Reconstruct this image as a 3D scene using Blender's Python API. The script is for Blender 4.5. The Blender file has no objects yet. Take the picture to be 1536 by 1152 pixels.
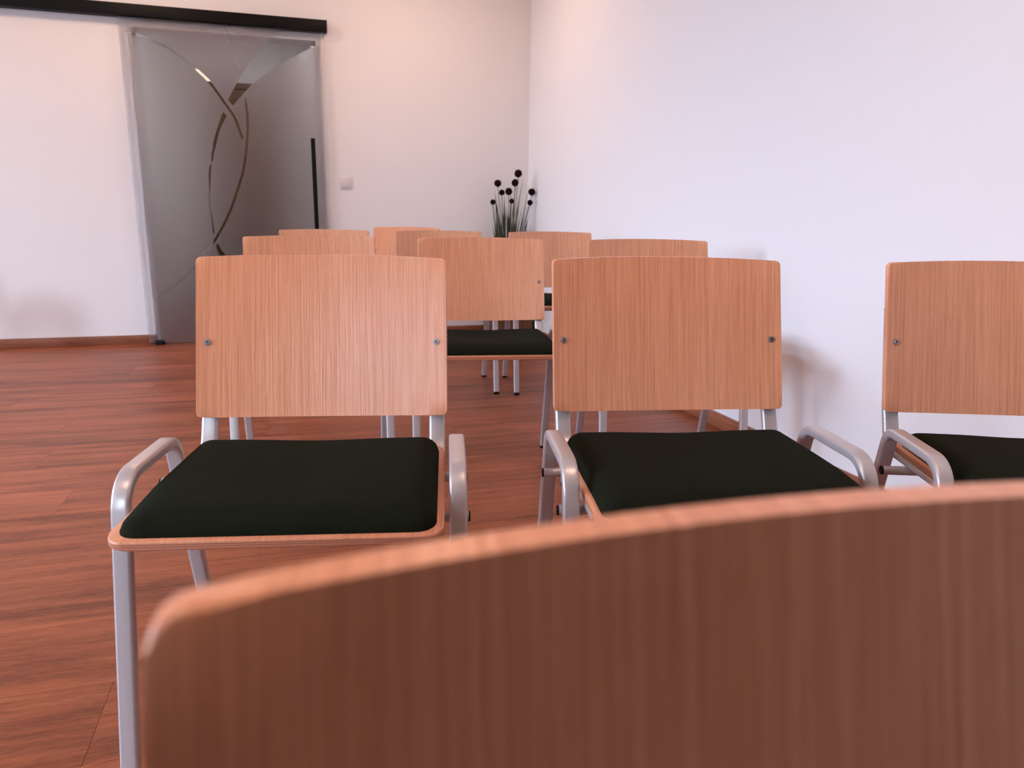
import bpy, bmesh, math, random
from mathutils import Vector, Matrix

random.seed(7)
scene = bpy.context.scene
C = scene.collection

# ------------------------------------------------------------------ camera
# room axes: right wall is x = 0, back wall is y = 0, floor is z = 0
YAW, PITCH, ROLL = 0.2910, 0.2233, 0.0129
CAM = Vector((-1.7178, -5.3863, 0.8634))
rt = Vector((math.cos(YAW), -math.sin(YAW), 0))
fw = Vector((math.sin(YAW) * math.cos(PITCH), math.cos(YAW) * math.cos(PITCH), -math.sin(PITCH)))
up = rt.cross(fw)
rt2 = math.cos(ROLL) * rt + math.sin(ROLL) * up
up2 = -math.sin(ROLL) * rt + math.cos(ROLL) * up
cd = bpy.data.cameras.new('camera')
cam = bpy.data.objects.new('camera', cd)
C.objects.link(cam)
cam.matrix_world = Matrix(((rt2.x, up2.x, -fw.x, CAM.x), (rt2.y, up2.y, -fw.y, CAM.y), (rt2.z, up2.z, -fw.z, CAM.z), (0, 0, 0, 1)))
cd.sensor_width = 36
cd.lens = 1100.6 / 1536 * 36
cd.clip_start = 0.02
cd.dof.use_dof = True
cd.dof.focus_distance = 1.42
cd.dof.aperture_fstop = 8.0
scene.camera = cam

# ------------------------------------------------------------------ world, exposure
w = bpy.data.worlds.new('world')
scene.world = w
w.use_nodes = True
w.node_tree.nodes['Background'].inputs[0].default_value = (0.78, 0.86, 1.0, 1)
w.node_tree.nodes['Background'].inputs[1].default_value = 0.3
vs = scene.view_settings
vs.view_transform = 'Standard'
vs.look = 'None'
vs.exposure = -0.32
vs.gamma = 1
vs.use_curve_mapping = False

# room size
RX0, RY0, RZ = -5.6, -7.2, 2.55
WT = 0.16                                  # wall thickness

# daylight through the windows: left wall and front wall
WIN_L = [(-5.75, -4.25), (-3.3, -1.8), (-1.3, -0.5)]     # y ranges, left wall; last one added to brighten back wall and floor
WIN_F = [(-4.3, -3.62)]                                  # x range, front wall
WZ0, WZ1 = 0.85, 2.2
# light groups: power in watts, colour
LIGHT = {
    'left': (100, (0.58, 0.74, 1)),        # sky light falling in through the left windows
    'front': (125, (0.68, 0.81, 1)),       # sky light through the window behind the viewer
    'rear_lamps': (17, (1, 0.64, 0.45)),   # opal ceiling lamps near the back wall
    'mid_lamps': (21, (1, 0.65, 0.47)),    # opal ceiling lamps over the middle of the room
    'corridor': (8.5, (1, 0.9, 0.92)),  # added lamp, lights the frosted glass from behind
}
TILT, SPREAD = math.radians(27), math.radians(88)
def area(name, loc, rot, sx, sy, power, col, shape='RECTANGLE', spread=math.pi):
    l = bpy.data.lights.new(name, 'AREA')
    l.shape = shape
    l.size = sx
    l.size_y = sy
    l.energy = power
    l.color = col
    l.spread = spread
    o = bpy.data.objects.new(name, l)
    C.objects.link(o)
    o.location = loc
    o.rotation_euler = rot
    return o
# sky light comes from above the horizon: the panels outside the windows face slightly down
for a, b in WIN_L:
    area('window_daylight', (RX0 - WT - 0.26, (a + b) / 2, (WZ0 + WZ1) / 2 + 0.12), (0, -math.pi / 2 + TILT, 0), WZ1 - WZ0 + 0.1, b - a, LIGHT['left'][0] * (b - a) / 1.5, LIGHT['left'][1], spread=SPREAD)
for a, b in WIN_F:
    area('window_daylight', ((a + b) / 2, RY0 - WT - 0.26, (WZ0 + WZ1) / 2 + 0.12), (math.pi / 2 - TILT, 0, 0), b - a, WZ1 - WZ0 + 0.1, LIGHT['front'][0], LIGHT['front'][1], spread=SPREAD)

# ------------------------------------------------------------------ materials
def mat(name, rough=0.5, metal=0.0, col=(0.5, 0.5, 0.5), spec=0.5):
    m = bpy.data.materials.new(name)
    m.use_nodes = True
    b = m.node_tree.nodes['Principled BSDF']
    b.inputs['Base Color'].default_value = (*col, 1)
    b.inputs['Roughness'].default_value = rough
    b.inputs['Metallic'].default_value = metal
    b.inputs['Specular IOR Level'].default_value = spec
    return m, m.node_tree, b
def node(nt, t, **kw):
    n = nt.nodes.new(t)
    for k, v in kw.items():
        if isinstance(k, str) and hasattr(n, k):
            setattr(n, k, v)
    return n
def ramp(nt, src, stops):
    r = nt.nodes.new('ShaderNodeValToRGB')
    els = r.color_ramp.elements
    while len(els) < len(stops):
        els.new(0.5)
    for e, (p, c) in zip(els, stops):
        e.position = p
        e.color = (*c, 1)
    nt.links.new(src, r.inputs[0])
    return r.outputs[0]
def objcoord(nt, scale, rnd=0.0):
    """object coordinates, shifted per object so that copies differ in grain"""
    tc = nt.nodes.new('ShaderNodeTexCoord')
    mp = nt.nodes.new('ShaderNodeMapping')
    mp.inputs['Scale'].default_value = scale
    src = tc.outputs['Object']
    if rnd:
        oi = nt.nodes.new('ShaderNodeObjectInfo')
        mu = node(nt, 'ShaderNodeMath', operation='MULTIPLY')
        mu.inputs[1].default_value = rnd
        nt.links.new(oi.outputs['Random'], mu.inputs[0])
        cb = nt.nodes.new('ShaderNodeCombineXYZ')
        for i in range(3):
            nt.links.new(mu.outputs[0], cb.inputs[i])
        va = node(nt, 'ShaderNodeVectorMath', operation='ADD')
        nt.links.new(src, va.inputs[0])
        nt.links.new(cb.outputs[0], va.inputs[1])
        src = va.outputs[0]
    nt.links.new(src, mp.inputs['Vector'])
    return mp.outputs[0]
def noise(nt, vec, scale, detail=3, rough=0.55, dist=0.0):
    n = nt.nodes.new('ShaderNodeTexNoise')
    n.inputs['Scale'].default_value = scale
    n.inputs['Detail'].default_value = detail
    n.inputs['Roughness'].default_value = rough
    n.inputs['Distortion'].default_value = dist
    nt.links.new(vec, n.inputs['Vector'])
    return n.outputs['Fac']
def mix(nt, a, b, fac, mode='MIX'):
    m = nt.nodes.new('ShaderNodeMix')
    m.data_type = 'RGBA'
    m.blend_type = mode
    if hasattr(fac, 'is_linked'):
        nt.links.new(fac, m.inputs['Factor'])
    else:
        m.inputs['Factor'].default_value = fac
    nt.links.new(a, m.inputs['A'])
    nt.links.new(b, m.inputs['B'])
    return m.outputs['Result']
def bump(nt, b, h, s, d=0.001):
    n = nt.nodes.new('ShaderNodeBump')
    n.inputs['Strength'].default_value = s
    n.inputs['Distance'].default_value = d
    nt.links.new(h, n.inputs['Height'])
    nt.links.new(n.outputs[0], b.inputs['Normal'])

def wood_veneer(name, light, mid, dark, rough, along):
    """veneer with fine grain lines along one axis ('z' or 'y')"""
    m, nt, b = mat(name, rough, spec=0.5)
    def vec(k, rnd):
        return objcoord(nt, {'z': (1, k, k), 'y': (1, k, k)}[along], rnd)
    line = noise(nt, vec(0.016, 9.0), 300.0, 3, 0.6, 0.1)       # long grain lines
    pore = noise(nt, vec(0.06, 4.0), 520.0, 1, 0.5)               # short pores
    zone = noise(nt, vec(0.16, 5.0), 9.0, 2, 0.5, 0.6)            # broad figure
    c1 = ramp(nt, line, [(0.34, dark), (0.50, mid), (0.66, light)])
    c2 = ramp(nt, pore, [(0.30, dark), (0.52, light)])
    c3 = ramp(nt, zone, [(0.32, mid), (0.68, light)])
    cc = mix(nt, mix(nt, c1, c2, 0.22), c3, 0.38)
    nt.links.new(cc, b.inputs['Base Color'])
    bump(nt, b, line, 0.40, 0.0012)
    return m

M = {}
M['veneer'] = wood_veneer('ash_veneer', (0.82, 0.400, 0.238), (0.71, 0.318, 0.172), (0.50, 0.198, 0.095), 0.27, 'z')
M['seat_veneer'] = wood_veneer('seat_veneer', (0.66, 0.29, 0.16), (0.54, 0.22, 0.115), (0.38, 0.14, 0.07), 0.4, 'y')
# plywood edge: thin layers
m, nt, b = mat('plywood_edge', 0.5)
wv = nt.nodes.new('ShaderNodeTexWave')
wv.bands_direction = 'Z'
wv.inputs['Scale'].default_value = 110
wv.inputs['Distortion'].default_value = 0.6
nt.links.new(objcoord(nt, (1, 1, 1)), wv.inputs['Vector'])
nt.links.new(ramp(nt, wv.outputs['Fac'], [(0.25, (0.30, 0.10, 0.05)), (0.7, (0.60, 0.25, 0.14))]), b.inputs['Base Color'])
M['ply'] = m
# grey lacquered steel
m, nt, b = mat('grey_lacquered_steel', 0.36, 0.35, (0.50, 0.465, 0.465))
b.inputs['Coat Weight'].default_value = 0.25
b.inputs['Coat Roughness'].default_value = 0.15
M['steel'] = m
M['black'] = mat('black_plastic', 0.5, 0, (0.004, 0.004, 0.004), 0.12)[0]
M['bolt'] = mat('zinc_bolt', 0.42, 0.8, (0.36, 0.34, 0.32))[0]
M['bolt_hole'] = mat('bolt_socket', 0.5, 0.4, (0.03, 0.03, 0.03))[0]
# upholstery
m, nt, b = mat('dark_green_fabric', 0.9, 0, (0.011, 0.0135, 0.007), 0.08)
vf = objcoord(nt, (1, 1, 1))
nf = noise(nt, vf, 900, 2, 0.6)
nl = noise(nt, vf, 30, 2, 0.5)
cf = mix(nt, ramp(nt, nf, [(0.35, (0.0035, 0.005, 0.002)), (0.7, (0.0125, 0.015, 0.0065))]),
         ramp(nt, nl, [(0.3, (0.005, 0.0065, 0.003)), (0.7, (0.008, 0.010, 0.0045))]), 0.4)
nt.links.new(cf, b.inputs['Base Color'])
b.inputs['Sheen Weight'].default_value = 0.005
b.inputs['Sheen Roughness'].default_value = 0.5
b.inputs['Sheen Tint'].default_value = (0.6, 0.7, 0.5, 1)
bump(nt, b, nf, 0.5, 0.0008)
M['fabric'] = m
# white plaster
def plaster(name, col):
    m, nt, b = mat(name, 0.75, 0, col, 0.25)
    n1 = noise(nt, objcoord(nt, (1, 1, 1)), 260, 3, 0.6)
    bump(nt, b, n1, 0.10, 0.001)
    return m
M['wall'] = plaster('white_wall_paint', (0.82, 0.81, 0.81))
M['front_wall'] = plaster('bounce_damping_brown', (0.13, 0.075, 0.05))  # unseen front wall, made dark so the nearest backrest gets less bounce
M['ceiling'] = plaster('white_ceiling_paint', (0.83, 0.82, 0.82))
M['white'] = mat('white_plastic', 0.5, 0, (0.70, 0.66, 0.66))[0]
M['frame_white'] = mat('white_lacquer', 0.35, 0, (0.80, 0.76, 0.74))[0]
# floor planks: streaky reddish oak, grain along x
def plank_mat(name, l, mcol, d, rough):
    m, nt, b = mat(name, rough, spec=0.3)
    v = objcoord(nt, (0.055, 1, 1), 23.0)
    vb = objcoord(nt, (0.16, 1, 1), 11.0)
    s1 = noise(nt, v, 26, 5, 0.62, 0.5)
    s2 = noise(nt, v, 140, 3, 0.6, 0.2)
    s3 = noise(nt, vb, 9, 3, 0.5, 0.8)
    c1 = ramp(nt, s1, [(0.36, d), (0.49, mcol), (0.63, l)])
    c2 = ramp(nt, s2, [(0.34, d), (0.60, l)])
    c3 = ramp(nt, s3, [(0.40, d), (0.60, l)])
    c4 = ramp(nt, noise(nt, objcoord(nt, (0.09, 1, 1), 3.0), 420, 2, 0.6), [(0.36, d), (0.58, l)])
    cc = mix(nt, mix(nt, mix(nt, c1, c2, 0.33), c3, 0.28), c4, 0.22)
    oi = nt.nodes.new('ShaderNodeObjectInfo')
    tint = ramp(nt, oi.outputs['Random'], [(0.0, (0.86, 0.84, 0.82)), (1.0, (1.08, 1.08, 1.08))])
    cc = mix(nt, cc, tint, 1.0, 'MULTIPLY')
    nt.links.new(cc, b.inputs['Base Color'])
    bump(nt, b, s2, 0.25, 0.0008)
    return m
M['plank'] = plank_mat('oak_floor_plank', (0.42, 0.120, 0.048), (0.23, 0.053, 0.018), (0.065, 0.013, 0.004), 0.42)
M['base'] = plank_mat('oak_baseboard', (0.36, 0.135, 0.07), (0.26, 0.085, 0.040), (0.15, 0.045, 0.02), 0.45)
M['joint'] = mat('floor_joint', 0.8, 0, (0.05, 0.016, 0.008))[0]
M['brown_door'] = wood_veneer('brown_door_veneer', (0.20, 0.105, 0.045), (0.15, 0.075, 0.032), (0.09, 0.045, 0.018), 0.4, 'z')
M['planter'] = wood_veneer('planter_wood', (0.20, 0.085, 0.03), (0.14, 0.055, 0.02), (0.08, 0.03, 0.01), 0.5, 'z')
M['soil'] = mat('dark_soil', 0.95, 0, (0.02, 0.013, 0.008))[0]
M['blade'] = mat('grass_blade_green', 0.6, 0, (0.040, 0.050, 0.018), 0.3)[0]
M['stem'] = mat('dry_stem_green', 0.6, 0, (0.045, 0.040, 0.020), 0.3)[0]
M['leaf'] = mat('dark_leaf', 0.45, 0, (0.012, 0.045, 0.014))[0]
m, nt, b = mat('black_flower_ball', 0.95, 0, (0.012, 0.004, 0.004), 0.1)
bump(nt, b, noise(nt, objcoord(nt, (1, 1, 1)), 220, 2), 1.0, 0.004)
M['ball'] = m
# clear glass: passes light, mirrors a little
m, nt, b = mat('clear_glass', 0.02)
nt.nodes.remove(b)
gl = nt.nodes.new('ShaderNodeBsdfGlossy')
gl.inputs['Roughness'].default_value = 0.02
tr = nt.nodes.new('ShaderNodeBsdfTransparent')
tr.inputs[0].default_value = (0.985, 0.99, 0.99, 1)
fr = nt.nodes.new('ShaderNodeFresnel')
fr.inputs[0].default_value = 1.35
ms = nt.nodes.new('ShaderNodeMixShader')
nt.links.new(fr.outputs[0], ms.inputs[0])
nt.links.new(tr.outputs[0], ms.inputs[1])
nt.links.new(gl.outputs[0], ms.inputs[2])
nt.links.new(ms.outputs[0], nt.nodes['Material Output'].inputs[0])
M['glass'] = m
# frosted film: scatters what lies behind it
m, nt, b = mat('frosted_glass', 0.4)
nt.nodes.remove(b)
rf = nt.nodes.new('ShaderNodeBsdfRefraction')
rf.inputs['Color'].default_value = (1.0, 0.985, 0.985, 1)
rf.inputs['Roughness'].default_value = 0.5
rf.inputs['IOR'].default_value = 1.3
df = nt.nodes.new('ShaderNodeBsdfDiffuse')
df.inputs[0].default_value = (0.62, 0.58, 0.58, 1)
tl = nt.nodes.new('ShaderNodeBsdfTranslucent')
tl.inputs[0].default_value = (0.75, 0.72, 0.73, 1)
m1 = nt.nodes.new('ShaderNodeMixShader')
m1.inputs[0].default_value = 0.55
nt.links.new(df.outputs[0], m1.inputs[1])
nt.links.new(tl.outputs[0], m1.inputs[2])
m2 = nt.nodes.new('ShaderNodeMixShader')
m2.inputs[0].default_value = 0.1
nt.links.new(rf.outputs[0], m2.inputs[1])
nt.links.new(m1.outputs[0], m2.inputs[2])
nt.links.new(m2.outputs[0], nt.nodes['Material Output'].inputs[0])
M['frost'] = m
def emit(name, col, s):
    m, nt, b = mat(name, 0.5, 0, (0.8, 0.8, 0.8))
    b.inputs['Emission Color'].default_value = (*col, 1)
    b.inputs['Emission Strength'].default_value = s
    return m

# ------------------------------------------------------------------ mesh helpers
def obj(name, bm, material, parent=None, smooth=True, sharp=0.7):
    me = bpy.data.meshes.new(name)
    bmesh.ops.recalc_face_normals(bm, faces=bm.faces)
    bm.to_mesh(me)
    bm.free()
    mats = material if isinstance(material, (list, tuple)) else [material]
    for q in mats:
        me.materials.append(q)
    if smooth:
        me.shade_smooth()
        me.set_sharp_from_angle(angle=sharp)
    o = bpy.data.objects.new(name, me)
    C.objects.link(o)
    if parent:
        o.parent = parent
    return o
def tag(o, label=None, cat=None, group=None, kind=None):
    for k, v in (('label', label), ('category', cat), ('group', group), ('kind', kind)):
        if v:
            o[k] = v
    return o
def empty(name, loc=(0, 0, 0), rz=0):
    o = bpy.data.objects.new(name, None)
    o.empty_display_size = 0.1
    C.objects.link(o)
    o.location = loc
    o.rotation_euler = (0, 0, rz)
    return o
def copy_tree(o, parent=None):
    c = o.copy()
    C.objects.link(c)
    c.parent = parent
    for ch in list(o.children):
        copy_tree(ch, c)
    return c
def add_box(bm, lo, hi, bev=0.0, seg=2):
    vs_ = []
    x0, y0, z0 = lo
    x1, y1, z1 = hi
    r = bmesh.ops.create_cube(bm, size=1)
    for v in r['verts']:
        v.co = Vector(((v.co.x + .5) * (x1 - x0) + x0, (v.co.y + .5) * (y1 - y0) + y0, (v.co.z + .5) * (z1 - z0) + z0))
    if bev:
        es = list({e for v in r['verts'] for e in v.link_edges})
        bmesh.ops.bevel(bm, geom=es, offset=bev, segments=seg, affect='EDGES', profile=0.5)
def box(name, lo, hi, material, parent=None, bev=0.0, seg=2):
    bm = bmesh.new()
    add_box(bm, lo, hi, bev, seg)
    return obj(name, bm, material, parent)
def sweep(bm, path, prof, frame_x, cap=True):
    """sweep a closed 2-D profile (a along frame_x, b across) along a 3-D polyline"""
    rings = []
    n = len(path)
    X = Vector(frame_x).normalized()
    for i, p in enumerate(path):
        a = Vector(path[max(i - 1, 0)])
        c = Vector(path[min(i + 1, n - 1)])
        t = (c - a).normalized()
        N = t.cross(X).normalized()
        rings.append([bm.verts.new(Vector(p) + X * u + N * v) for u, v in prof])
    k = len(prof)
    for i in range(n - 1):
        for j in range(k):
            bm.faces.new((rings[i][j], rings[i][(j + 1) % k], rings[i + 1][(j + 1) % k], rings[i + 1][j]))
    if cap:
        bm.faces.new(rings[0])
        bm.faces.new(rings[-1][::-1])
def rrect(wd, ht, r, seg=4):
    pts = []
    for cx, cy, a0 in ((wd / 2 - r, ht / 2 - r, 0), (-wd / 2 + r, ht / 2 - r, 90), (-wd / 2 + r, -ht / 2 + r, 180), (wd / 2 - r, -ht / 2 + r, 270)):
        for i in range(seg + 1):
            a = math.radians(a0 + 90 * i / seg)
            pts.append((cx + r * math.cos(a), cy + r * math.sin(a)))
    return pts
def fillet(pts, radii, seg=8):
    """round the inner corners of a 2-D polyline"""
    out = [Vector(pts[0])]
    for i in range(1, len(pts) - 1):
        p, a, b = Vector(pts[i]), Vector(pts[i - 1]), Vector(pts[i + 1])
        d1, d2 = (a - p).normalized(), (b - p).normalized()
        ang = d1.angle(d2)
        r = radii[i - 1]
        t = r / math.tan(ang / 2)
        cen = p + (d1 + d2).normalized() * (r / math.sin(ang / 2))
        s, e = p + d1 * t, p + d2 * t
        va, vb = s - cen, e - cen
        tot = va.angle_signed(vb)
        for k in range(seg + 1):
            q = va.copy()
            q.rotate(Matrix.Rotation(-tot * k / seg, 2))
            out.append(cen + q)
    out.append(Vector(pts[-1]))
    return out
def cyl(bm, p0, p1, r0, r1=None, seg=16, cap=True):
    p0, p1 = Vector(p0), Vector(p1)
    r1 = r0 if r1 is None else r1
    t = (p1 - p0).normalized()
    a = t.orthogonal().normalized()
    b_ = t.cross(a)
    R = []
    for p, r in ((p0, r0), (p1, r1)):
        R.append([bm.verts.new(p + (a * math.cos(2 * math.pi * i / seg) + b_ * math.sin(2 * math.pi * i / seg)) * r) for i in range(seg)])
    for i in range(seg):
        bm.faces.new((R[0][i], R[0][(i + 1) % seg], R[1][(i + 1) % seg], R[1][i]))
    if cap:
        bm.faces.new(R[0][::-1])
        bm.faces.new(R[1])

# ------------------------------------------------------------------ room shell
DX0, DX1, DZ1 = -2.61, -1.475, 1.998        # door opening in the back wall
def wall_with_holes(name, axis, pos0, pos1, u0, u1, z1, holes, label, mtl='wall'):
    """a wall slab with rectangular openings; axis 'x': runs along y, 'y': runs along x"""
    bm = bmesh.new()
    def slab(a, b, za, zb):
        if b - a < 1e-4 or zb - za < 1e-4:
            return
        if axis == 'x':
            add_box(bm, (pos0, a, za), (pos1, b, zb))
        else:
            add_box(bm, (a, pos0, za), (b, pos1, zb))
    cur = u0
    for a, b, za, zb in holes:
        slab(cur, a, 0, z1)
        slab(a, b, 0, za)
        slab(a, b, zb, z1)
        cur = b
    slab(cur, u1, 0, z1)
    bmesh.ops.remove_doubles(bm, verts=bm.verts, dist=1e-5)
    o = obj(name, bm, M[mtl], smooth=False)
    return tag(o, label, 'wall', kind='structure')
wall_with_holes('wall_back', 'y', 0, WT, RX0 - WT, WT, RZ, [(DX0, DX1, 0, DZ1)], 'white back wall with the sliding door opening')
wall_with_holes('wall_right', 'x', 0, WT, RY0 - WT, 0, RZ, [], 'plain white wall on the right beside the chairs')
wall_with_holes('wall_left', 'x', RX0 - WT, RX0, RY0 - WT, 0, RZ, [(a, b, WZ0, WZ1) for a, b in WIN_L], 'white wall on the left with two windows and an added third')
wall_with_holes('wall_front', 'y', RY0 - WT, RY0, RX0, 0, RZ, [(a, b, WZ0, WZ1) for a, b in WIN_F], 'unseen wall behind the viewer with one window, made dark brown to cut bounced light', 'front_wall')
tag(box('ceiling', (RX0 - WT, RY0 - WT, RZ), (WT, WT, RZ + 0.1), M['ceiling']), 'white ceiling of the seminar room', 'ceiling', kind='structure')

# floor: dark joint bed with planks running along x
fl = tag(box('floor', (RX0 - WT, RY0 - WT, -0.08), (WT, 2.6, -0.003), M['joint']), 'reddish brown oak plank floor', 'floor', kind='structure')
PW, PL = 0.228, 1.5
protos = {}
row = 0
y = -4.232
rows_y = []
yy = -4.0 - PW * 15
while yy < 2.4:
    rows_y.append(yy)
    yy += PW
shift0 = [0.0, 0.5, 0.97, 0.28, 0.75, 0.12, 0.62]
for ri, y0 in enumerate(rows_y):
    if y0 < -6.2:
        continue
    y1 = min(y0 + PW, 2.5)
    if y0 < 0.0 and y1 > 0.0:
        pass
    off = shift0[ri % 7] * PL
    # a row whose joint falls on x = -2.08 where the photo shows it
    if abs(y0 - (-4.0 - PW)) < 1e-3:
        off = (-2.08 - RX0) % PL
    xs = []
    x = RX0 + off - PL
    while x < 0:
        xs.append(x)
        x += PL
    for x0 in xs:
        a, b2 = max(x0, RX0), min(x0 + PL, 0.0)
        if y0 > 0:
            a, b2 = max(a, -2.75), min(b2, -1.55)
        if b2 - a < 0.02:
            continue
        ln = round(b2 - a, 3)
        if ln not in protos:
            bm = bmesh.new()
            add_box(bm, (0.0002, 0.0002, -0.006), (ln - 0.0002, PW - 0.0002, 0.0), 0.0004, 1)
            o = obj('plank', bm, M['plank'], fl, smooth=False)
            protos[ln] = o.data
        else:
            o = bpy.data.objects.new('plank', protos[ln])
            C.objects.link(o)
            o.parent = fl
        o.location = (a, y0, 0)
    row += 1

# baseboards
BH, BT = 0.062, 0.014
def baseboard(name, lo, hi, label):
    tag(box(name, lo, hi, M['base'], bev=0.002), label, 'baseboard', kind='structure')
baseboard('baseboard_back_left', (RX0, -BT, 0.0), (DX0, 0, BH), 'brown oak baseboard left of the glass door')
baseboard('baseboard_back_right', (DX1 + 0.02, -BT, 0.0), (-BT, 0, BH), 'brown oak baseboard between the glass door and the corner')
def base_y(name, lo, hi, label):
    # grain along the wall: build along x, then turn
    L = hi[1] - lo[1]
    o = box(name, (0, 0, 0), (L, hi[0] - lo[0], hi[2]), M['base'], bev=0.002)
    o.location = (hi[0], lo[1], 0)
    o.rotation_euler = (0, 0, math.pi / 2)
    tag(o, label, 'baseboard', kind='structure')
base_y('baseboard_right', (-BT, RY0, 0), (0, 0, BH), 'brown oak baseboard along the right wall')
base_y('baseboard_left', (RX0, RY0, 0), (RX0 + BT, -BT, BH), 'brown oak baseboard along the window wall')

# windows
def window(name, axis, a, b, label):
    root = tag(empty(name), label, 'window', kind='structure')
    t = 0.06
    def bar(nm, u0, u1, z0, z1, mtl, d0, d1):
        if axis == 'x':
            return box(nm, (RX0 - WT + d0, u0, z0), (RX0 - WT + d1, u1, z1), mtl, root, 0.004 if mtl != M['glass'] else 0)
        return box(nm, (u0, RY0 - WT + d0, z0), (u1, RY0 - WT + d1, z1), mtl, root, 0.004 if mtl != M['glass'] else 0)
    mid = (a + b) / 2
    bar('window_frame', a, b, WZ0, WZ0 + t, M['frame_white'], .03, .09)
    bar('window_frame', a, b, WZ1 - t, WZ1, M['frame_white'], .03, .09)
    bar('window_frame', a, a + t, WZ0 + t, WZ1 - t, M['frame_white'], .03, .09)
    bar('window_frame', b - t, b, WZ0 + t, WZ1 - t, M['frame_white'], .03, .09)
    bar('window_frame', mid - t / 2, mid + t / 2, WZ0 + t, WZ1 - t, M['frame_white'], .03, .09)
    bar('pane', a + t, mid - t / 2, WZ0 + t, WZ1 - t, M['glass'], .055, .063)
    bar('pane', mid + t / 2, b - t, WZ0 + t, WZ1 - t, M['glass'], .055, .063)
    if axis == 'x':
        box('window_sill', (RX0 - 0.06, a - 0.03, WZ0 - 0.025), (RX0 + 0.06, b + 0.03, WZ0), M['frame_white'], root, 0.004)
    else:
        box('window_sill', (a - 0.03, RY0 - 0.06, WZ0 - 0.025), (b + 0.03, RY0 + 0.06, WZ0), M['frame_white'], root, 0.004)
window('window_1', 'x', *WIN_L[0], 'white two-pane window in the left wall nearest the front wall')
window('window_2', 'x', *WIN_L[1], 'white two-pane window in the middle of the left wall')
window('added_window_4', 'x', *WIN_L[2], 'unseen narrow white two-pane window added in the left wall to brighten the back wall')  # added opening, lifts the left part of back wall and floor
window('window_3', 'y', *WIN_F[0], 'white two-pane window in the wall behind the viewer')

# ceiling lamps: warm opal drums
LAMPS = [(-0.95, -0.95, 'above the corner with the plant', 'rear_lamps'), (-2.55, -0.95, 'in front of the glass door', 'rear_lamps'), (-4.2, -0.95, 'left of the glass door', 'rear_lamps'),
         (-0.95, -4.8, 'above the nearest chairs by the right wall', 'mid_lamps'), (-2.55, -4.8, 'above the middle of the room', 'mid_lamps'), (-4.2, -4.8, 'by the window nearest the front wall', 'mid_lamps')]
LR, LH = 0.17, 0.085
LAMP_AREA = math.pi * LR * LR + 2 * math.pi * LR * LH
LAMP_MAT = {k: emit('lamp_opal_glass', LIGHT[k][1], LIGHT[k][0] / (math.pi * LAMP_AREA)) for k in ('rear_lamps', 'mid_lamps')}
for i, (x, y, pos, grp) in enumerate(LAMPS):
    r = tag(empty('ceiling_light', (x, y, RZ)), 'round opal ceiling light ' + pos, 'ceiling light', 'opal ceiling lights')
    bm = bmesh.new()
    cyl(bm, (0, 0, -0.02), (0, 0, 0), LR + 0.008, seg=28)
    obj('base_ring', bm, M['white'], r)
    bm = bmesh.new()
    cyl(bm, (0, 0, -0.02 - LH), (0, 0, -0.0205), LR, seg=28)
    obj('shade', bm, LAMP_MAT[grp], r)

# ------------------------------------------------------------------ sliding glass door
GY0, GY1 = -0.046, -0.036
GX0, GX1, GZ0, GZ1 = -2.66, -1.447, 0.012, 2.034
door = tag(empty('door_1', ((GX0 + GX1) / 2, -0.041, 0)), 'frosted glass sliding door with clear curved bands', 'door', kind='structure')
box('glass_pane', (GX0, GY1 - 0.004, GZ0), (GX1, GY1, GZ1), M['glass'], door).matrix_parent_inverse = Matrix.Translation(-door.location)

def smooth_line(pts, sub=6):
    """Catmull-Rom through the points"""
    P = [Vector(p) for p in pts]
    P = [2 * P[0] - P[1]] + P + [2 * P[-1] - P[-2]]
    out = []
    for i in range(1, len(P) - 2):
        for k in range(sub):
            t = k / sub
            a, b_, c_, d_ = P[i - 1], P[i], P[i + 1], P[i + 2]
            out.append(0.5 * ((2 * b_) + (c_ - a) * t + (2 * a - 5 * b_ + 4 * c_ - d_) * t * t + (3 * b_ - a - 3 * c_ + d_) * t ** 3))
    out.append(P[-2])
    return out
def ribbon(pts, wd):
    L = smooth_line(pts)
    A, B = [], []
    n = len(L)
    for i, p in enumerate(L):
        t = (L[min(i + 1, n - 1)] - L[max(i - 1, 0)]).normalized()
        k = min(1, i / 3, (n - 1 - i) / 3)
        h = wd / 2 * (0.25 + 0.75 * k)
        nn = Vector((-t.y, t.x))
        A.append(p + nn * h)
        B.append(p - nn * h)
    return A + B[::-1]
arc_down = [(-2.63, 1.948), (-2.518, 1.921), (-2.439, 1.891), (-2.388, 1.868), (-2.286, 1.797), (-2.187, 1.712), (-2.141, 1.655), (-2.071, 1.55), (-2.023, 1.473), (-1.993, 1.377), (-1.982, 1.335)]
arc_long = [(-2.049, 2.02), (-2.022, 1.961), (-1.996, 1.876), (-1.972, 1.775)]
arc_long2 = [(-1.950, 1.600), (-1.944, 1.493), (-1.948, 1.408), (-1.958, 1.32), (-1.97, 1.248), (-1.997, 1.126), (-2.039, 1.009), (-2.077, 0.912), (-2.118, 0.826), (-2.17, 0.736), (-2.209, 0.675), (-2.266, 0.603), (-2.351, 0.503), (-2.392, 0.459), (-2.5, 0.37), (-2.60, 0.30)]
wl = smooth_line([(-2.187, 1.191), (-2.176, 1.262), (-2.153, 1.35), (-2.114, 1.454), (-2.091, 1.505)])
wr = smooth_line([(-2.178, 1.191), (-2.154, 1.279), (-2.118, 1.392), (-2.070, 1.482)])
wl2 = smooth_line([(-2.056, 1.578), (-2.02, 1.646), (-1.947, 1.759), (-1.855, 1.882), (-1.754, 1.989), (-1.70, 2.026)])
wr2 = smooth_line([(-2.030, 1.546), (-2.0, 1.578), (-1.934, 1.651), (-1.873, 1.707), (-1.71, 1.825), (-1.487, 1.95), (-1.455, 1.967)])
wedge_mid = wl + wr[::-1]
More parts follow.
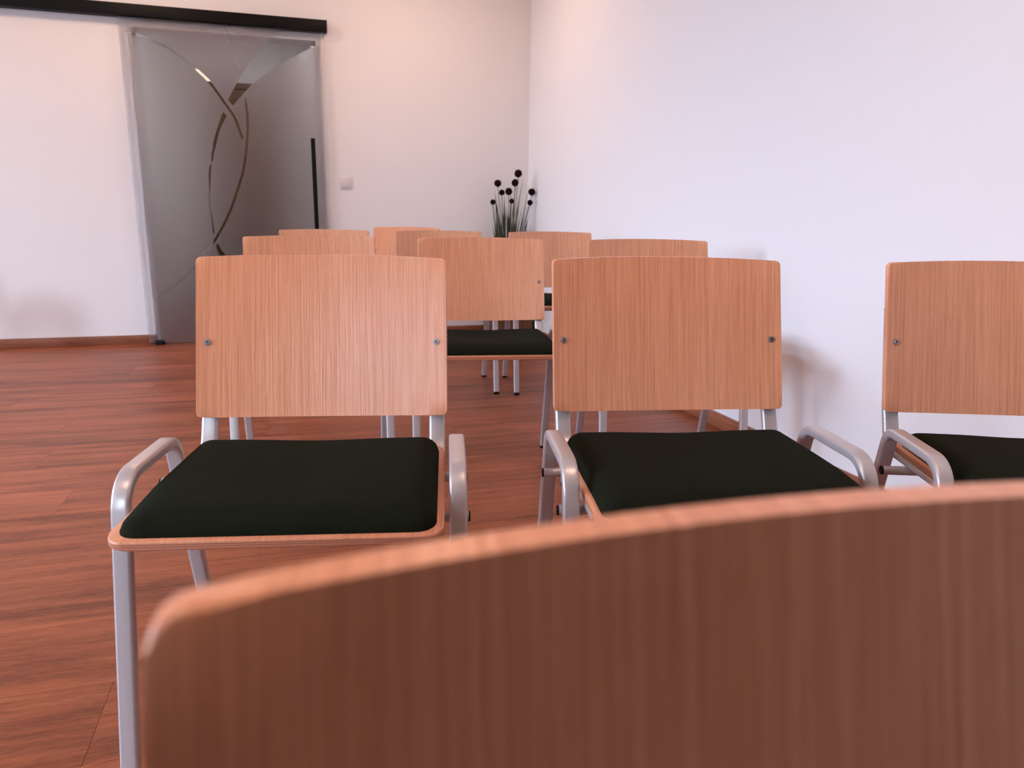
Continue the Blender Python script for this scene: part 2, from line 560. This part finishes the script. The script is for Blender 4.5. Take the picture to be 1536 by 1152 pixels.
wedge_top = wl2 + [Vector((-1.455, 2.026))] + wr2[::-1]
low_thin = ribbon([(-2.187, 1.18), (-2.199, 1.128), (-2.212, 0.988), (-2.215, 0.911), (-2.209, 0.838), (-2.206, 0.765), (-2.202, 0.728)], 0.011)
wl3 = smooth_line([(-2.197, 0.655), (-2.186, 0.61), (-2.13, 0.46), (-2.04, 0.30), (-1.93, 0.14), (-1.86, 0.06)])
wr3 = smooth_line([(-2.183, 0.672), (-2.152, 0.61), (-2.04, 0.45), (-1.88, 0.30), (-1.66, 0.14), (-1.50, 0.06)])
wedge_low = wl3 + wr3[::-1]
holes = [ribbon(arc_down, 0.016), ribbon(arc_long, 0.011), ribbon(arc_long2, 0.017), wedge_mid, wedge_top, low_thin, wedge_low]
outline = [Vector(p) for p in ((GX0, GZ0), (GX1, GZ0), (GX1, GZ1), (GX0, GZ1))]
cu = bpy.data.curves.new('film', 'CURVE')
cu.dimensions = '2D'
cu.fill_mode = 'BOTH'
cu.extrude = 0.001
for poly in [outline] + holes:
    sp = cu.splines.new('POLY')
    sp.points.add(len(poly) - 1)
    for q, p in zip(sp.points, poly):
        q.co = (p.x, p.y, 0, 1)
    sp.use_cyclic_u = True
tmp = bpy.data.objects.new('film', cu)
C.objects.link(tmp)
dg = bpy.context.evaluated_depsgraph_get()
me = bpy.data.meshes.new_from_object(tmp.evaluated_get(dg))
bpy.data.objects.remove(tmp)
me.materials.clear()
me.materials.append(M['frost'])
me.transform(Matrix.Rotation(math.pi / 2, 4, 'X'))
me.transform(Matrix.Translation((0, GY0 + 0.004, 0)))
film = bpy.data.objects.new('frosted_layer', me)
C.objects.link(film)
film.parent = door
film.matrix_parent_inverse = Matrix.Translation(-door.location)
def dpart(name, lo, hi, mtl, bev=0.002, par=None):
    o = box(name, lo, hi, mtl, door if par is None else par, bev)
    if par is None:
        o.matrix_parent_inverse = Matrix.Translation(-door.location)
    return o
hd = dpart('handle', (-1.552, -0.085, 0.46), (-1.524, -0.066, 1.362), M['black'], 0.003)
for z in (0.56, 1.26):
    bm = bmesh.new()
    cyl(bm, (-1.538, -0.068, z), (-1.538, GY0, z), 0.007)
    obj('standoff', bm, M['black'], hd)
# rail above the door, running left
rail = tag(empty('sliding_door_rail', (-2.8, 0, 2.03)), 'long black sliding door rail mounted on the back wall', 'rail')
def rp(name, lo, hi, mtl, bev=0.002):
    o = box(name, lo, hi, mtl, rail, bev)
    o.matrix_parent_inverse = Matrix.Translation(-rail.location)
rp('cover', (-4.1, -0.078, 2.03), (-1.4195, -0.006, 2.099), M['black'])
rp('end_cap', (-1.4195, -0.079, 2.0295), (-1.4165, -0.001, 2.0995), M['black'], 0.001)
rp('back_plate', (-4.1, -0.006, 2.032), (-1.4195, 0.0, 2.097), M['black'], 0.0)
gd = tag(box('door_floor_guide', (-2.617, -0.066, 0.0), (-2.562, -0.022, 0.024), M['black'], bev=0.002), 'small black floor guide at the foot of the glass door', 'door guide')
# cut a slot so that the pane runs free: two cheeks
bpy.data.objects.remove(gd)
gd = tag(empty('door_floor_guide', (-2.59, -0.041, 0)), 'small black floor guide at the foot of the glass door', 'door guide')
for nm, lo, hi in (('cheek', (-0.028, -0.024, 0), (0.028, -0.0065, 0.026)), ('cheek', (-0.028, 0.0065, 0), (0.028, 0.022, 0.026)), ('base_plate', (-0.028, -0.0065, 0), (0.028, 0.0065, 0.006))):
    box(nm, lo, hi, M['black'], gd, 0.0015)
# door lining
tr_ = tag(empty('trim_1', (DX1, 0, 0)), 'pale door lining around the glass door opening', 'door frame', kind='structure')
for nm, lo, hi in (('jamb', (DX1 - 0.016, -0.006, 0), (DX1, WT + 0.006, DZ1)), ('jamb', (DX0, -0.006, 0), (DX0 + 0.016, WT + 0.006, DZ1)), ('head', (DX0 + 0.016, -0.006, DZ1 - 0.016), (DX1 - 0.016, WT + 0.006, DZ1)),
                   ('casing', (DX1, -0.012, 0), (DX1 + 0.02, 0, DZ1 + 0.02)), ('casing', (DX0 - 0.012, -0.012, BH), (DX0, 0, DZ1 + 0.02)), ('casing', (DX0, -0.012, DZ1), (DX1, 0, DZ1 + 0.02))):
    o = box(nm, lo, hi, M['wall'], tr_, 0.002)
    o.matrix_parent_inverse = Matrix.Translation(-tr_.location)

# corridor behind the glass
CY = 2.42
tag(box('wall_corridor_back', (-3.6, CY, 0), (-1.1, CY + 0.1, RZ), M['wall']), 'white corridor wall behind the glass door', 'wall', kind='structure')
tag(box('wall_corridor_left', (-2.85, WT, 0), (-2.75, CY, RZ), M['wall']), 'white corridor side wall left of the glass door', 'wall', kind='structure')
tag(box('wall_corridor_right', (-1.46, WT, 0), (-1.36, CY, RZ), M['wall']), 'white corridor side wall right of the glass door', 'wall', kind='structure')
tag(box('ceiling_corridor', (-2.85, WT, RZ), (-1.36, CY + 0.1, RZ + 0.1), M['ceiling']), 'white corridor ceiling', 'ceiling', kind='structure')
d2 = tag(empty('door_2', (-2.05, CY, 0)), 'brown wooden corridor door seen through the clear bands', 'door', kind='structure')
box('leaf', (-0.32, -0.03, 0.006), (0.32, -0.004, 2.0), M['brown_door'], d2, 0.003)
box('jamb', (-0.38, -0.04, 0.0), (-0.325, 0, 2.02), M['brown_door'], d2, 0.003)
box('jamb', (0.325, -0.04, 0.0), (0.38, 0, 2.02), M['brown_door'], d2, 0.003)
box('head', (-0.38, -0.04, 2.005), (0.38, 0, 2.06), M['brown_door'], d2, 0.003)
bm = bmesh.new()
cyl(bm, (0.26, -0.03, 1.02), (0.26, -0.08, 1.02), 0.009)
cyl(bm, (0.268, -0.075, 1.02), (0.15, -0.075, 1.02), 0.009)
obj('door_handle', bm, M['bolt'], d2)
tag(box('trim_2', (-1.722, CY - 0.02, 2.075), (-1.705, CY, RZ), M['frame_white'], bev=0.002), 'white vertical strip on the corridor wall', 'trim', kind='structure')
r = tag(empty('added_corridor_light', (-1.75, 1.1, RZ)), 'unseen round ceiling light added in the corridor to brighten the glass', 'ceiling light')  # unseen lamp, added near the ceiling so the upper glass is brighter
bm = bmesh.new()
cyl(bm, (0, 0, -0.05), (0, 0, -0.001), 0.15, 0.16, 28)
obj('shade', bm, emit('added_corridor_glow', LIGHT['corridor'][1], LIGHT['corridor'][0] * 0.3), r)
l = area('corridor_fill', (0, 0, -0.06), (0, 0, 0), 0.28, 0.28, LIGHT['corridor'][0], LIGHT['corridor'][1], 'DISK')
l.parent = r

# ------------------------------------------------------------------ light switch
sw = tag(empty('light_switch', (-1.3255, 0, 1.0825)), 'square white light switch on the wall right of the glass door', 'light switch')
box('plate', (-0.040, -0.009, -0.040), (0.040, 0, 0.040), M['white'], sw, 0.003)
box('rocker', (-0.028, -0.013, -0.028), (0.028, -0.009, 0.028), M['white'], sw, 0.0015)

# ------------------------------------------------------------------ chair
HB, ZT, ZB, RAKE, SAG, CAMT, CAMB = 0.225, 0.786, 0.504, 0.0674, 0.029, 0.0057, -0.0065
BTH = 0.011
def back_y(x, z):
    t = (z - ZB) / (ZT - ZB)
    return RAKE * t + SAG * (1 - (x / HB) ** 2)
def make_backrest(parent):
    bm = bmesh.new()
    rc = 0.0075
    us = []
    for k in range(7):
        us.append(-HB + rc * (1 - math.cos(math.pi / 2 * k / 6)))
    n = 26
    us += [(-HB + rc) + (2 * HB - 2 * rc) * k / n for k in range(1, n)]
    us += [-u for u in us[:7][::-1]]
    NV = 10
    front, rear = [], []
    for x in us:
        e = max(0.0, abs(x) - (HB - rc))
        d = rc - math.sqrt(max(rc * rc - e * e, 0))
        q = 1 - (x / HB) ** 2
        z0, z1 = ZB + CAMB * q + d, ZT + CAMT * q - d
        cf_, cr_ = [], []
        sl = -2 * SAG * x / HB ** 2
        nx, ny = -sl, 1.0
        ln = math.hypot(nx, ny)
        for j in range(NV + 1):
            z = z0 + (z1 - z0) * j / NV
            y = back_y(x, z)
            cf_.append(bm.verts.new((x, y, z)))
            cr_.append(bm.verts.new((x + BTH * nx / ln * 0.6, y + BTH * ny / ln, z)))
        front.append(cf_)
        rear.append(cr_)
    for i in range(len(us) - 1):
        for j in range(NV):
            bm.faces.new((front[i][j], front[i + 1][j], front[i + 1][j + 1], front[i][j + 1]))
            bm.faces.new((rear[i][j], rear[i][j + 1], rear[i + 1][j + 1], rear[i + 1][j]))
    rim = []
    loopf = [front[i][0] for i in range(len(us))] + [front[-1][j] for j in range(1, NV + 1)] + [front[i][NV] for i in range(len(us) - 2, -1, -1)] + [front[0][j] for j in range(NV - 1, 0, -1)]
    loopr = [rear[i][0] for i in range(len(us))] + [rear[-1][j] for j in range(1, NV + 1)] + [rear[i][NV] for i in range(len(us) - 2, -1, -1)] + [rear[0][j] for j in range(NV - 1, 0, -1)]
    K = len(loopf)
    for i in range(K):
        bm.faces.new((loopf[i], loopr[i], loopr[(i + 1) % K], loopf[(i + 1) % K]))
    es = [bm.edges.get((loopf[i], loopf[(i + 1) % K])) for i in range(K)] + [bm.edges.get((loopr[i], loopr[(i + 1) % K])) for i in range(K)]
    bmesh.ops.bevel(bm, geom=[e for e in es if e], offset=0.0018, segments=2, affect='EDGES', profile=0.5)
    return obj('backrest', bm, M['veneer'], parent, sharp=0.9)

SBW, SY0, SY1, SZ = 0.221, -0.401, -0.018, 0.4525
def rr_outline(hw, y0, y1, rf_, rb_, seg=6):
    pts = []
    for cx, cy, r_, a0 in ((hw - rb_, y1 - rb_, rb_, 0), (-hw + rb_, y1 - rb_, rb_, 90), (-hw + rf_, y0 + rf_, rf_, 180), (hw - rf_, y0 + rf_, rf_, 270)):
        for i in range(seg + 1):
            a = math.radians(a0 + 90 * i / seg)
            pts.append((cx + r_ * math.cos(a), cy + r_ * math.sin(a)))
    return pts
def make_board(parent):
    bm = bmesh.new()
    pts = rr_outline(SBW, SY0, SY1, 0.028, 0.03)
    th = 0.0115
    def zc(x, y):                       # gentle waterfall at the front
        return SZ - 0.006 * max(0, (-0.30 - y) / 0.10) ** 2
    top = [bm.verts.new((x, y, zc(x, y))) for x, y in pts]
    bot = [bm.verts.new((x, y, zc(x, y) - th)) for x, y in pts]
    ft = bm.faces.new(top)
    fb = bm.faces.new(bot[::-1])
    side = []
    for i in range(len(pts)):
        j = (i + 1) % len(pts)
        f = bm.faces.new((top[i], bot[i], bot[j], top[j]))
        f.material_index = 1
    es = [bm.edges.get((top[i], top[(i + 1) % len(pts)])) for i in range(len(pts))] + [bm.edges.get((bot[i], bot[(i + 1) % len(pts)])) for i in range(len(pts))]
    bmesh.ops.bevel(bm, geom=es, offset=0.0022, segments=2, affect='EDGES', profile=0.5)
    return obj('seat_board', bm, [M['seat_veneer'], M['ply']], parent, sharp=0.9)
def make_cushion(parent):
    bm = bmesh.new()
    hw, y0, y1 = SBW - 0.010, SY0 + 0.011, SY1 - 0.012
    NU, NVv = 34, 34
    H = 0.026
    def dist(x, y, rc):
        # distance inside a rounded rectangle
        dx, dy = hw - abs(x), min(y - y0, y1 - y)
        if dx < rc and dy < rc:
            return rc - math.hypot(rc - dx, rc - dy)
        return min(dx, dy)
    def spaced(a, b, n):
        out = []
        for k in range(n + 1):
            t = k / n
            t = 0.5 - 0.5 * math.cos(math.pi * t)
            t = 0.72 * t + 0.28 * (k / n)
            out.append(a + (b - a) * t)
        return out
    us, vs2 = spaced(-1, 1, NU), spaced(-1, 1, NVv)
    grid = []
    for v in vs2:
        rw = []
        for u in us:
            # square-to-rounded map: pull the corners in
            rc = 0.030
            x, y = u * hw, (y0 + y1) / 2 + v * (y1 - y0) / 2
            dx, dy = hw - abs(x), (y1 - y0) / 2 - abs(y - (y0 + y1) / 2)
            if dx < rc and dy < rc:
                ax, ay = rc - dx, rc - dy
                mlen = math.hypot(ax, ay)
                mx = max(ax, ay)
                if mlen > 1e-9:
                    k = mx / mlen
                    x = math.copysign(hw - rc + ax * k, x)
                    yc = (y0 + y1) / 2
                    y = yc + math.copysign((y1 - y0) / 2 - rc + ay * k, y - yc)
            d = dist(x, y, rc)
            e = 0.034 + 0.045 * max(0, min(1, (-0.27 - y) / 0.13))      # softer front
            t = min(max(d, 0) / e, 1)
            h = H * math.sqrt(max(0, 1 - (1 - t) ** 2.2))
            dip = 0.0060 * math.exp(-(x / 0.085) ** 2) * max(0, min(1, (y + 0.40) / 0.16))
            cr = 0.004 * (1 - ((y + 0.2) / 0.2) ** 2)
            front = 0.005 * max(0, (-0.24 - y) / 0.16) ** 1.5
            z = SZ - 0.006 * max(0, (-0.30 - y) / 0.10) ** 2 + max(0.0, h + (cr - dip - front) * t)
            rw.append(bm.verts.new((x, y, z)))
        grid.append(rw)
    for i in range(NVv):
        for j in range(NU):
            bm.faces.new((grid[i][j], grid[i][j + 1], grid[i + 1][j + 1], grid[i + 1][j]))
    # closed underside
    ring = grid[0][:] + [grid[i][NU] for i in range(1, NVv + 1)] + grid[NVv][-2::-1] + [grid[i][0] for i in range(NVv - 1, 0, -1)]
    low = [bm.verts.new((v.co.x, v.co.y, v.co.z - 0.002)) for v in ring]
    for i in range(len(ring)):
        j = (i + 1) % len(ring)
        bm.faces.new((ring[i], low[i], low[j], ring[j]))
    bm.faces.new(low)
    return obj('seat_cushion', bm, M['fabric'], parent, sharp=1.4)

XA = 0.2418
TUBE = rrect(0.0265, 0.017, 0.0048, 4)
# side view of the bent tube (y, z), centre line: front foot, front knee, rear knee, rear foot
KF, KR = (-0.2905 + 0.008 + 0.004, 0.4885), (-0.0765, 0.4885)
side = fillet([(-0.3546, 0.006), KF, KR, (0.058, 0.006)], [0.052, 0.036], 9)
def make_side(parent, s):
    P = [(s * XA, p.x, p.y) for p in side]
    # front leg / arm / rear leg, cut on the straight runs
    def lerp(a, b_, t):
        return tuple(a[i] + (b_[i] - a[i]) * t for i in range(3))
    cf1 = lerp(P[0], P[1], 0.93)
    cr1 = lerp(P[-1], P[-2], 0.93)
    mk = lambda name, path: (lambda bm: (sweep(bm, path, TUBE, (1, 0, 0)), obj(name, bm, M['steel'], parent))[1])(bmesh.new())
    fl_ = mk('front_leg', [P[0], lerp(P[0], cf1, .5), cf1])
    rl_ = mk('rear_leg', [cr1, lerp(cr1, P[-1], .5), P[-1]])
    mk('armrest', [cf1] + P[1:-1] + [cr1])
    for leg, a, b_ in ((fl_, P[0], P[1]), (rl_, P[-1], P[-2])):
        bm = bmesh.new()
        dv = (Vector(b_) - Vector(a)).normalized()
        base = Vector(a) + dv * 0.002
        # cap: flat foot on the floor, a sleeve around the tube end
        prof = rrect(0.0275, 0.018, 0.0050, 4)
        sweep(bm, [Vector((a[0], a[1] - dv.y / dv.z * 0.006, 0.0)), Vector((a[0], a[1] - dv.y / dv.z * 0.004, 0.002)), base + dv * 0.004], prof, (1, 0, 0))
        for v in bm.verts:
            if v.co.z < 0.002:
                v.co.z = 0.0
        obj('foot_cap', bm, M['black'], leg)
def make_support(parent, s):
    xs = 0.2065
    SUP = rrect(0.029, 0.015, 0.0055, 4)
    def yc(z):
        return back_y(xs, z) + BTH + 0.0085
    path2 = fillet([(-0.345, 0.4325), (-0.004, 0.4325), (yc(0.50) + 0.0, 0.500), (yc(0.694), 0.694)], [0.045, 0.05], 8)
    bm = bmesh.new()
    sweep(bm, [(s * xs, p.x, p.y) for p in path2], SUP, (1, 0, 0))
    o = obj('back_support', bm, M['steel'], parent)
    bm = bmesh.new()
    e = Vector((s * xs, path2[-1].x, path2[-1].y))
    d_ = (path2[-1] - path2[-2]).normalized()
    sweep(bm, [e, e + Vector((0, d_.x, d_.y)) * 0.003], rrect(0.029, 0.015, 0.0055, 4), (1, 0, 0))
    obj('end_plug', bm, M['black'], o)
def make_chair():
    root = empty('stacking_chair')
    br = make_backrest(root)
    for s in (-1, 1):
        zb_ = 0.6361
        x = s * 0.2064
        y = back_y(x, zb_)
        bm = bmesh.new()
        nrm = Vector((s * 0.18 * -1, -1, 0.235)).normalized()
        c0 = Vector((x, y, zb_))
        cyl(bm, c0 - nrm * 0.001, c0 + nrm * 0.0022, 0.0062, 0.0058, 20)
        cyl(bm, c0 + nrm * 0.0022, c0 + nrm * 0.0036, 0.0044, 0.0036, 20)
        bo = obj('bolt', bm, M['bolt'], br)
        bm = bmesh.new()
        cyl(bm, c0 + nrm * 0.0034, c0 + nrm * 0.0040, 0.0021, 0.0019, 6)
        # socket is dark, part of the bolt head
        me_ = bpy.data.meshes.new('tmp')
        bm.to_mesh(me_)
        bm.free()
        b2 = bmesh.new()
        b2.from_mesh(bo.data)
        nf0 = len(b2.faces)
        b2.from_mesh(me_)
        b2.faces.ensure_lookup_table()
        for f in b2.faces[nf0:]:
            f.material_index = 1
        b2.to_mesh(bo.data)
        b2.free()
        bpy.data.meshes.remove(me_)
        bo.data.materials.append(M['bolt_hole'])
    make_board(root)
    make_cushion(root)
    for s in (-1, 1):
        make_side(root, s)
        make_support(root, s)
    for y, z in ((-0.094, 0.4165), (-0.268, 0.4165)):
        bm = bmesh.new()
        cyl(bm, (-XA - 0.0165, y, z), (XA + 0.0165, y, z), 0.0083, seg=18)
        t = obj('cross_tube', bm, M['steel'], root)
        for s in (-1, 1):
            bm = bmesh.new()
            cyl(bm, (s * (XA + 0.0160), y, z), (s * (XA + 0.0185), y, z), 0.0085, 0.0080, 18)
            obj('end_plug', bm, M['black'], t)
    return root

chairs = [
    (-1.5383, -5.3450, -0.1625, 'nearest chair, only its blurred brown wooden backrest showing along the bottom of the picture'),
    (-1.6764, -4.0479, -0.2016, 'chair just behind the nearest backrest, leftmost of its row, its left leg fully in view'),
    (-1.0314, -4.1611, -0.1942, 'chair in the middle of the second row, cushion partly hidden by the nearest backrest'),
    (-0.4161, -4.3524, -0.3666, 'chair cut off by the right edge of the picture, in front of the white wall'),
    (-1.6548, -2.7115, -0.0596, 'chair with a pale shiny backrest top directly behind the leftmost chair of the second row'),
    (-1.0705, -2.8495, -0.1559, 'middle chair of the third row, its dark cushion seen between two nearer chairs'),
    (-0.4686, -2.9666, -0.1727, 'chair of the third row nearest the right wall, only its backrest top showing'),
    (-1.5507, -1.4853, -0.0692, 'chair of the fourth row by the glass door, a thin strip of backrest showing'),
    (-0.9715, -1.5639, -0.1010, 'chair in the middle of the fourth row, overlapping the darker backrest behind it'),
    (-0.3865, -1.6623, -0.1338, 'chair of the fourth row standing right in front of the plant'),
    (-0.9845, -0.3851, -0.3644, 'rearmost chair near the back wall, with a darker orange backrest'),
]
# one more chair left of the frame: its black front foot shows at the picture's left edge
an = 1.45
fx, fy = -3.197, -1.118
ox, oy = 0.2418, -0.3546
chairs.append((fx - (math.cos(an) * ox - math.sin(an) * oy), fy - (math.sin(an) * ox + math.cos(an) * oy), an,
               'chair beyond the left picture edge, only its black foot tip showing on the floor'))
proto = make_chair()
for i, (x, y, a, lab) in enumerate(chairs):
    o = proto if i == 0 else copy_tree(proto)
    o.location = (x, y, 0)
    o.rotation_euler = (0, 0, a)
    tag(o, lab, 'chair', 'stacking chairs with wooden backs set out in rows')

# ------------------------------------------------------------------ potted grass with black flower balls
PX, PY = -0.205, -0.20
pp = tag(empty('potted_grass', (PX, PY, 0)), 'tall artificial grass with round black flower heads in a wooden planter in the corner', 'plant')
pl = box('planter', (-0.135, -0.135, 0.012), (0.135, 0.135, 0.36), M['black'], pp, 0.003)
NB = 4
bw = 0.29 / NB
for sx, sy, rot in ((0, -1, 0), (1, 0, math.pi / 2), (0, 1, math.pi), (-1, 0, -math.pi / 2)):
    for k in range(NB):
        bm = bmesh.new()
        add_box(bm, (-0.145 + k * bw + 0.0012, -0.147, 0.0), (-0.145 + (k + 1) * bw - 0.0012, -0.1355, 0.375), 0.002, 1)
        bmesh.ops.rotate(bm, verts=bm.verts, cent=(0, 0, 0), matrix=Matrix.Rotation(rot, 3, 'Z'))
        obj('board', bm, M['planter'], pl, smooth=False)
box('soil', (-0.134, -0.134, 0.358), (0.134, 0.134, 0.366), M['soil'], pp)
balls = [(-0.138, 1.168, 5.7, 0.0), (-0.283, 1.098, 5.2, 0.02), (-0.170, 1.103, 5.3, -0.03), (-0.142, 1.109, 4.5, 0.05), (-0.213, 1.042, 5.3, -0.02),
         (-0.247, 1.036, 4.3, 0.04), (-0.034, 1.043, 5.3, 0.0), (-0.170, 0.978, 3.8, 0.05), (-0.318, 0.968, 4.0, 0.02), (-0.053, 0.968, 4.2, -0.02)]
for x, z, rp_, dy in balls:
    rad = rp_ / 205.0
    y = -0.2 + dy
    bx_, by_ = PX + (x - PX) * 0.28 + random.uniform(-.01, .01), PY + dy * 0.6
    path = []
    for k in range(9):
        t = k / 8
        path.append(Vector((bx_ + (x - bx_) * t ** 1.5 - PX, by_ + (y - by_) * t - PY, 0.362 + (z - rad * 0.8 - 0.362) * t)))
    bm = bmesh.new()
    sweep(bm, path, [(0.0022 * math.cos(a_ * math.pi / 3), 0.0022 * math.sin(a_ * math.pi / 3)) for a_ in range(6)], (0, 1, 0))
    st = obj('stem', bm, M['stem'], pp)
    bm = bmesh.new()
    bmesh.ops.create_icosphere(bm, subdivisions=3, radius=rad)
    rnd = random.Random(int(x * 1000))
    for v in bm.verts:
        v.co *= 1 + rnd.uniform(-0.06, 0.05)
    bmesh.ops.translate(bm, verts=bm.verts, vec=(x - PX, y - PY, z))
    obj('flower_head', bm, M['ball'], st)
def blade(x0, y0, x1, y1, z1, wd, curl):
    bm = bmesh.new()
    n = 10
    rows_ = []
    p0 = Vector((x0, y0, 0.362))
    p1 = Vector((x1, y1, z1))
    dirx = Vector((math.cos(curl), math.sin(curl), 0))
    for k in range(n + 1):
        t = k / n
        p = Vector((p0.x + (p1.x - p0.x) * t ** 1.45, p0.y + (p1.y - p0.y) * t ** 1.45, p0.z + (p1.z - p0.z) * t))
        h = wd / 2 * (1 - t ** 1.8) + 0.0003
        nrm = Vector((-dirx.y, dirx.x, 0))
        rows_.append([bm.verts.new(p - dirx * h), bm.verts.new(p + nrm * h * 0.35), bm.verts.new(p + dirx * h), bm.verts.new(p - nrm * (0.0006 - h * 0.1))])
    for k in range(n):
        for j in range(4):
            bm.faces.new((rows_[k][j], rows_[k][(j + 1) % 4], rows_[k + 1][(j + 1) % 4], rows_[k + 1][j]))
    bm.faces.new(rows_[0])
    bm.faces.new(rows_[-1][::-1])
    return obj('blade', bm, M['blade'], pp)
tips = [(-0.116, 1.055), (0.007, 1.076), (0.115, 1.134), (0.141, 1.08), (-0.11, 0.93), (0.15, 0.9)]
for k in range(56):
    if k < len(tips):
        tx, tz = tips[k]
        ty = random.uniform(-0.04, 0.04)
    else:
        tx = random.gauss(0, 0.075)
        tx = max(-0.15, min(0.17, tx))
        tz = 1.02 - 0.9 * abs(tx) + random.uniform(-0.16, 0.06)
        ty = max(-0.13, min(0.13, random.gauss(0, 0.07)))
    blade(tx * 0.35 + random.uniform(-.03, .03), ty * 0.4 + random.uniform(-.03, .03), tx, ty, tz, random.uniform(0.012, 0.021), random.uniform(-0.5, 0.5))

# ------------------------------------------------------------------ leafy plant in the corridor
cp_ = tag(empty('potted_plant', (-2.34, 1.45, 0)), 'dark green leafy potted plant in the corridor behind the glass door', 'plant')
bm = bmesh.new()
n = 24
prof = [(0.10, 0.0), (0.135, 0.27), (0.145, 0.275), (0.145, 0.29), (0.125, 0.29), (0.122, 0.25)]
rings = [[bm.verts.new((r_ * math.cos(2 * math.pi * k / n), r_ * math.sin(2 * math.pi * k / n), z_)) for k in range(n)] for r_, z_ in prof]
bm.faces.new(rings[0][::-1])
for q in range(len(prof) - 1):
    for k in range(n):
        bm.faces.new((rings[q][k], rings[q][(k + 1) % n], rings[q + 1][(k + 1) % n], rings[q + 1][k]))
bm.faces.new(rings[-1])
obj('pot', bm, M['black'], cp_)
for k in range(26):
    a_ = k * 2.4
    bm = bmesh.new()
    L = random.uniform(0.22, 0.40)
    lean = random.uniform(0.15, 0.75)
    z0 = 0.25
    d_ = Vector((math.cos(a_), math.sin(a_), 0))
    sd = Vector((-d_.y, d_.x, 0))
    rows_ = []
    for j in range(8):
        t = j / 7
        p = d_ * (L * lean * t ** 1.3) + Vector((0, 0, z0 + L * (1.35 - lean) * t))
        h = 0.045 * math.sin(math.pi * min(1, 0.08 + 0.92 * t)) + 0.002
        rows_.append([bm.verts.new(p - sd * h + Vector((0, 0, 0.006))), bm.verts.new(p), bm.verts.new(p + sd * h + Vector((0, 0, 0.006)))])
    for j in range(7):
        for q in range(2):
            bm.faces.new((rows_[j][q], rows_[j][q + 1], rows_[j + 1][q + 1], rows_[j + 1][q]))
    bmesh.ops.solidify(bm, geom=bm.faces[:], thickness=0.0015)
    obj('leaf', bm, M['leaf'], cp_)
